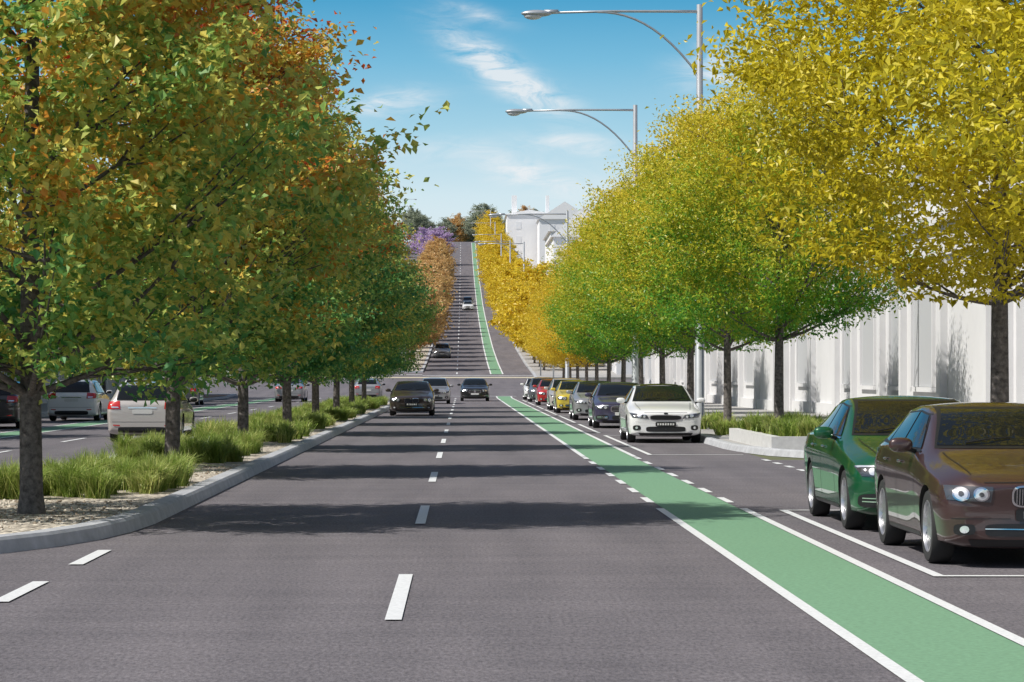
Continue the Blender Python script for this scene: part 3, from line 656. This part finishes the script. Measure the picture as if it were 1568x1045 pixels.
rp=N('ShaderNodeValToRGB'); cr=rp.color_ramp
stops=[(0,(.82,.86,.88)),(.25,(.77,.85,.88)),(.39,(.64,.80,.87)),(.53,(.38,.65,.80)),(.68,(.19,.50,.72)),(.81,(.080,.37,.62)),(1,(.040,.26,.52))]
while len(cr.elements)<len(stops): cr.elements.new(.5)
for e,(p,c) in zip(cr.elements,stops): e.position=p; e.color=(*c,1)
Lk(math_('DIVIDE',sp_.outputs['Z'],.165,clamp=True),rp.inputs['Fac'])
ay=math_('MAXIMUM',math_('ABSOLUTE',sp_.outputs['Y']),.05)
U=math_('DIVIDE',sp_.outputs['X'],ay); Vv=math_('DIVIDE',sp_.outputs['Z'],ay)
cmb=N('ShaderNodeCombineXYZ'); Lk(U,cmb.inputs[0]); Lk(Vv,cmb.inputs[1])
mp=N('ShaderNodeMapping'); mp.inputs['Rotation'].default_value=(0,0,math.radians(32)); mp.inputs['Scale'].default_value=(45,150,1); Lk(cmb.outputs[0],mp.inputs['Vector'])
nz=N('ShaderNodeTexNoise'); nz.inputs['Scale'].default_value=1.1; nz.inputs['Detail'].default_value=9; nz.inputs['Roughness'].default_value=.66; nz.inputs['Distortion'].default_value=.9; Lk(mp.outputs[0],nz.inputs['Vector'])
tot=None
def px(x,y): return (x-708)/F,(573-y)/F
for (x,y,sx,sy,ang,amp) in ((755,100,85,24,-34,1.3),(830,150,60,20,-20,.7),(600,157,60,18,8,.9),(1105,105,60,34,10,1.0),(815,268,75,20,-12,1.0),(890,222,60,16,-8,.85),(700,230,120,20,3,.35),(1000,290,120,30,5,.45),(730,20,50,12,-15,.5)):
    u0,v0=px(x,y); a=math.radians(ang)
    du=math_('SUBTRACT',U,u0); dv=math_('SUBTRACT',Vv,v0)
    p_=math_('ADD',math_('MULTIPLY',du,math.cos(a)*F/sx),math_('MULTIPLY',dv,math.sin(a)*F/sx))
    q_=math_('ADD',math_('MULTIPLY',du,-math.sin(a)*F/sy),math_('MULTIPLY',dv,math.cos(a)*F/sy))
    r2=math_('ADD',math_('MULTIPLY',p_,p_),math_('MULTIPLY',q_,q_))
    e_=math_('MULTIPLY',math_('POWER',2.718,math_('MULTIPLY',r2,-1.0)),amp)
    tot=e_ if tot is None else math_('ADD',tot,e_)
nf=math_('MULTIPLY',math_('SUBTRACT',nz.outputs['Fac'],.34,clamp=True),3.4)
cf=math_('MULTIPLY',nf,tot); cf=math_('MINIMUM',cf,.80)
mxc=N('ShaderNodeMixRGB'); Lk(cf,mxc.inputs['Fac']); Lk(rp.outputs['Color'],mxc.inputs['Color1']); mxc.inputs['Color2'].default_value=(.86,.88,.90,1)
bg2=N('ShaderNodeBackground'); Lk(mxc.outputs[0],bg2.inputs['Color']); bg2.inputs['Strength'].default_value=1.0
fac=N('ShaderNodeMapRange'); fac.inputs['From Min'].default_value=.15; fac.inputs['From Max'].default_value=.32; Lk(sp_.outputs['Z'],fac.inputs['Value'])
ms_=N('ShaderNodeMixShader'); Lk(fac.outputs[0],ms_.inputs[0]); Lk(bg2.outputs[0],ms_.inputs[1]); Lk(bg1.outputs[0],ms_.inputs[2]); Lk(ms_.outputs[0],out.inputs['Surface'])
sl=bpy.data.lights.new('sun','SUN'); sl.energy=5.0; sl.angle=math.radians(.5); sl.color=(1,.96,.89)
so=bpy.data.objects.new('sun',sl); scene.collection.objects.link(so)
hn=math.hypot(1,SY)
dv_=Vector((math.cos(el)/hn,math.cos(el)*SY/hn,-math.sin(el))); so.rotation_euler=dv_.to_track_quat('-Z','Y').to_euler(); so.location=(-30,0,60)
# ------------------------------------------------------------------ camera
cd=bpy.data.cameras.new('camera'); cd.sensor_width=36; cd.lens=36*F/1568; cd.shift_x=76/1568; cd.shift_y=51/1568; cd.clip_start=.5; cd.clip_end=6000
co=bpy.data.objects.new('camera',cd); co.location=(0,0,1.68); co.rotation_euler=(math.radians(90),0,0); scene.collection.objects.link(co); scene.camera=co
scene.view_settings.view_transform='Standard'; scene.view_settings.look='None'; scene.view_settings.exposure=0
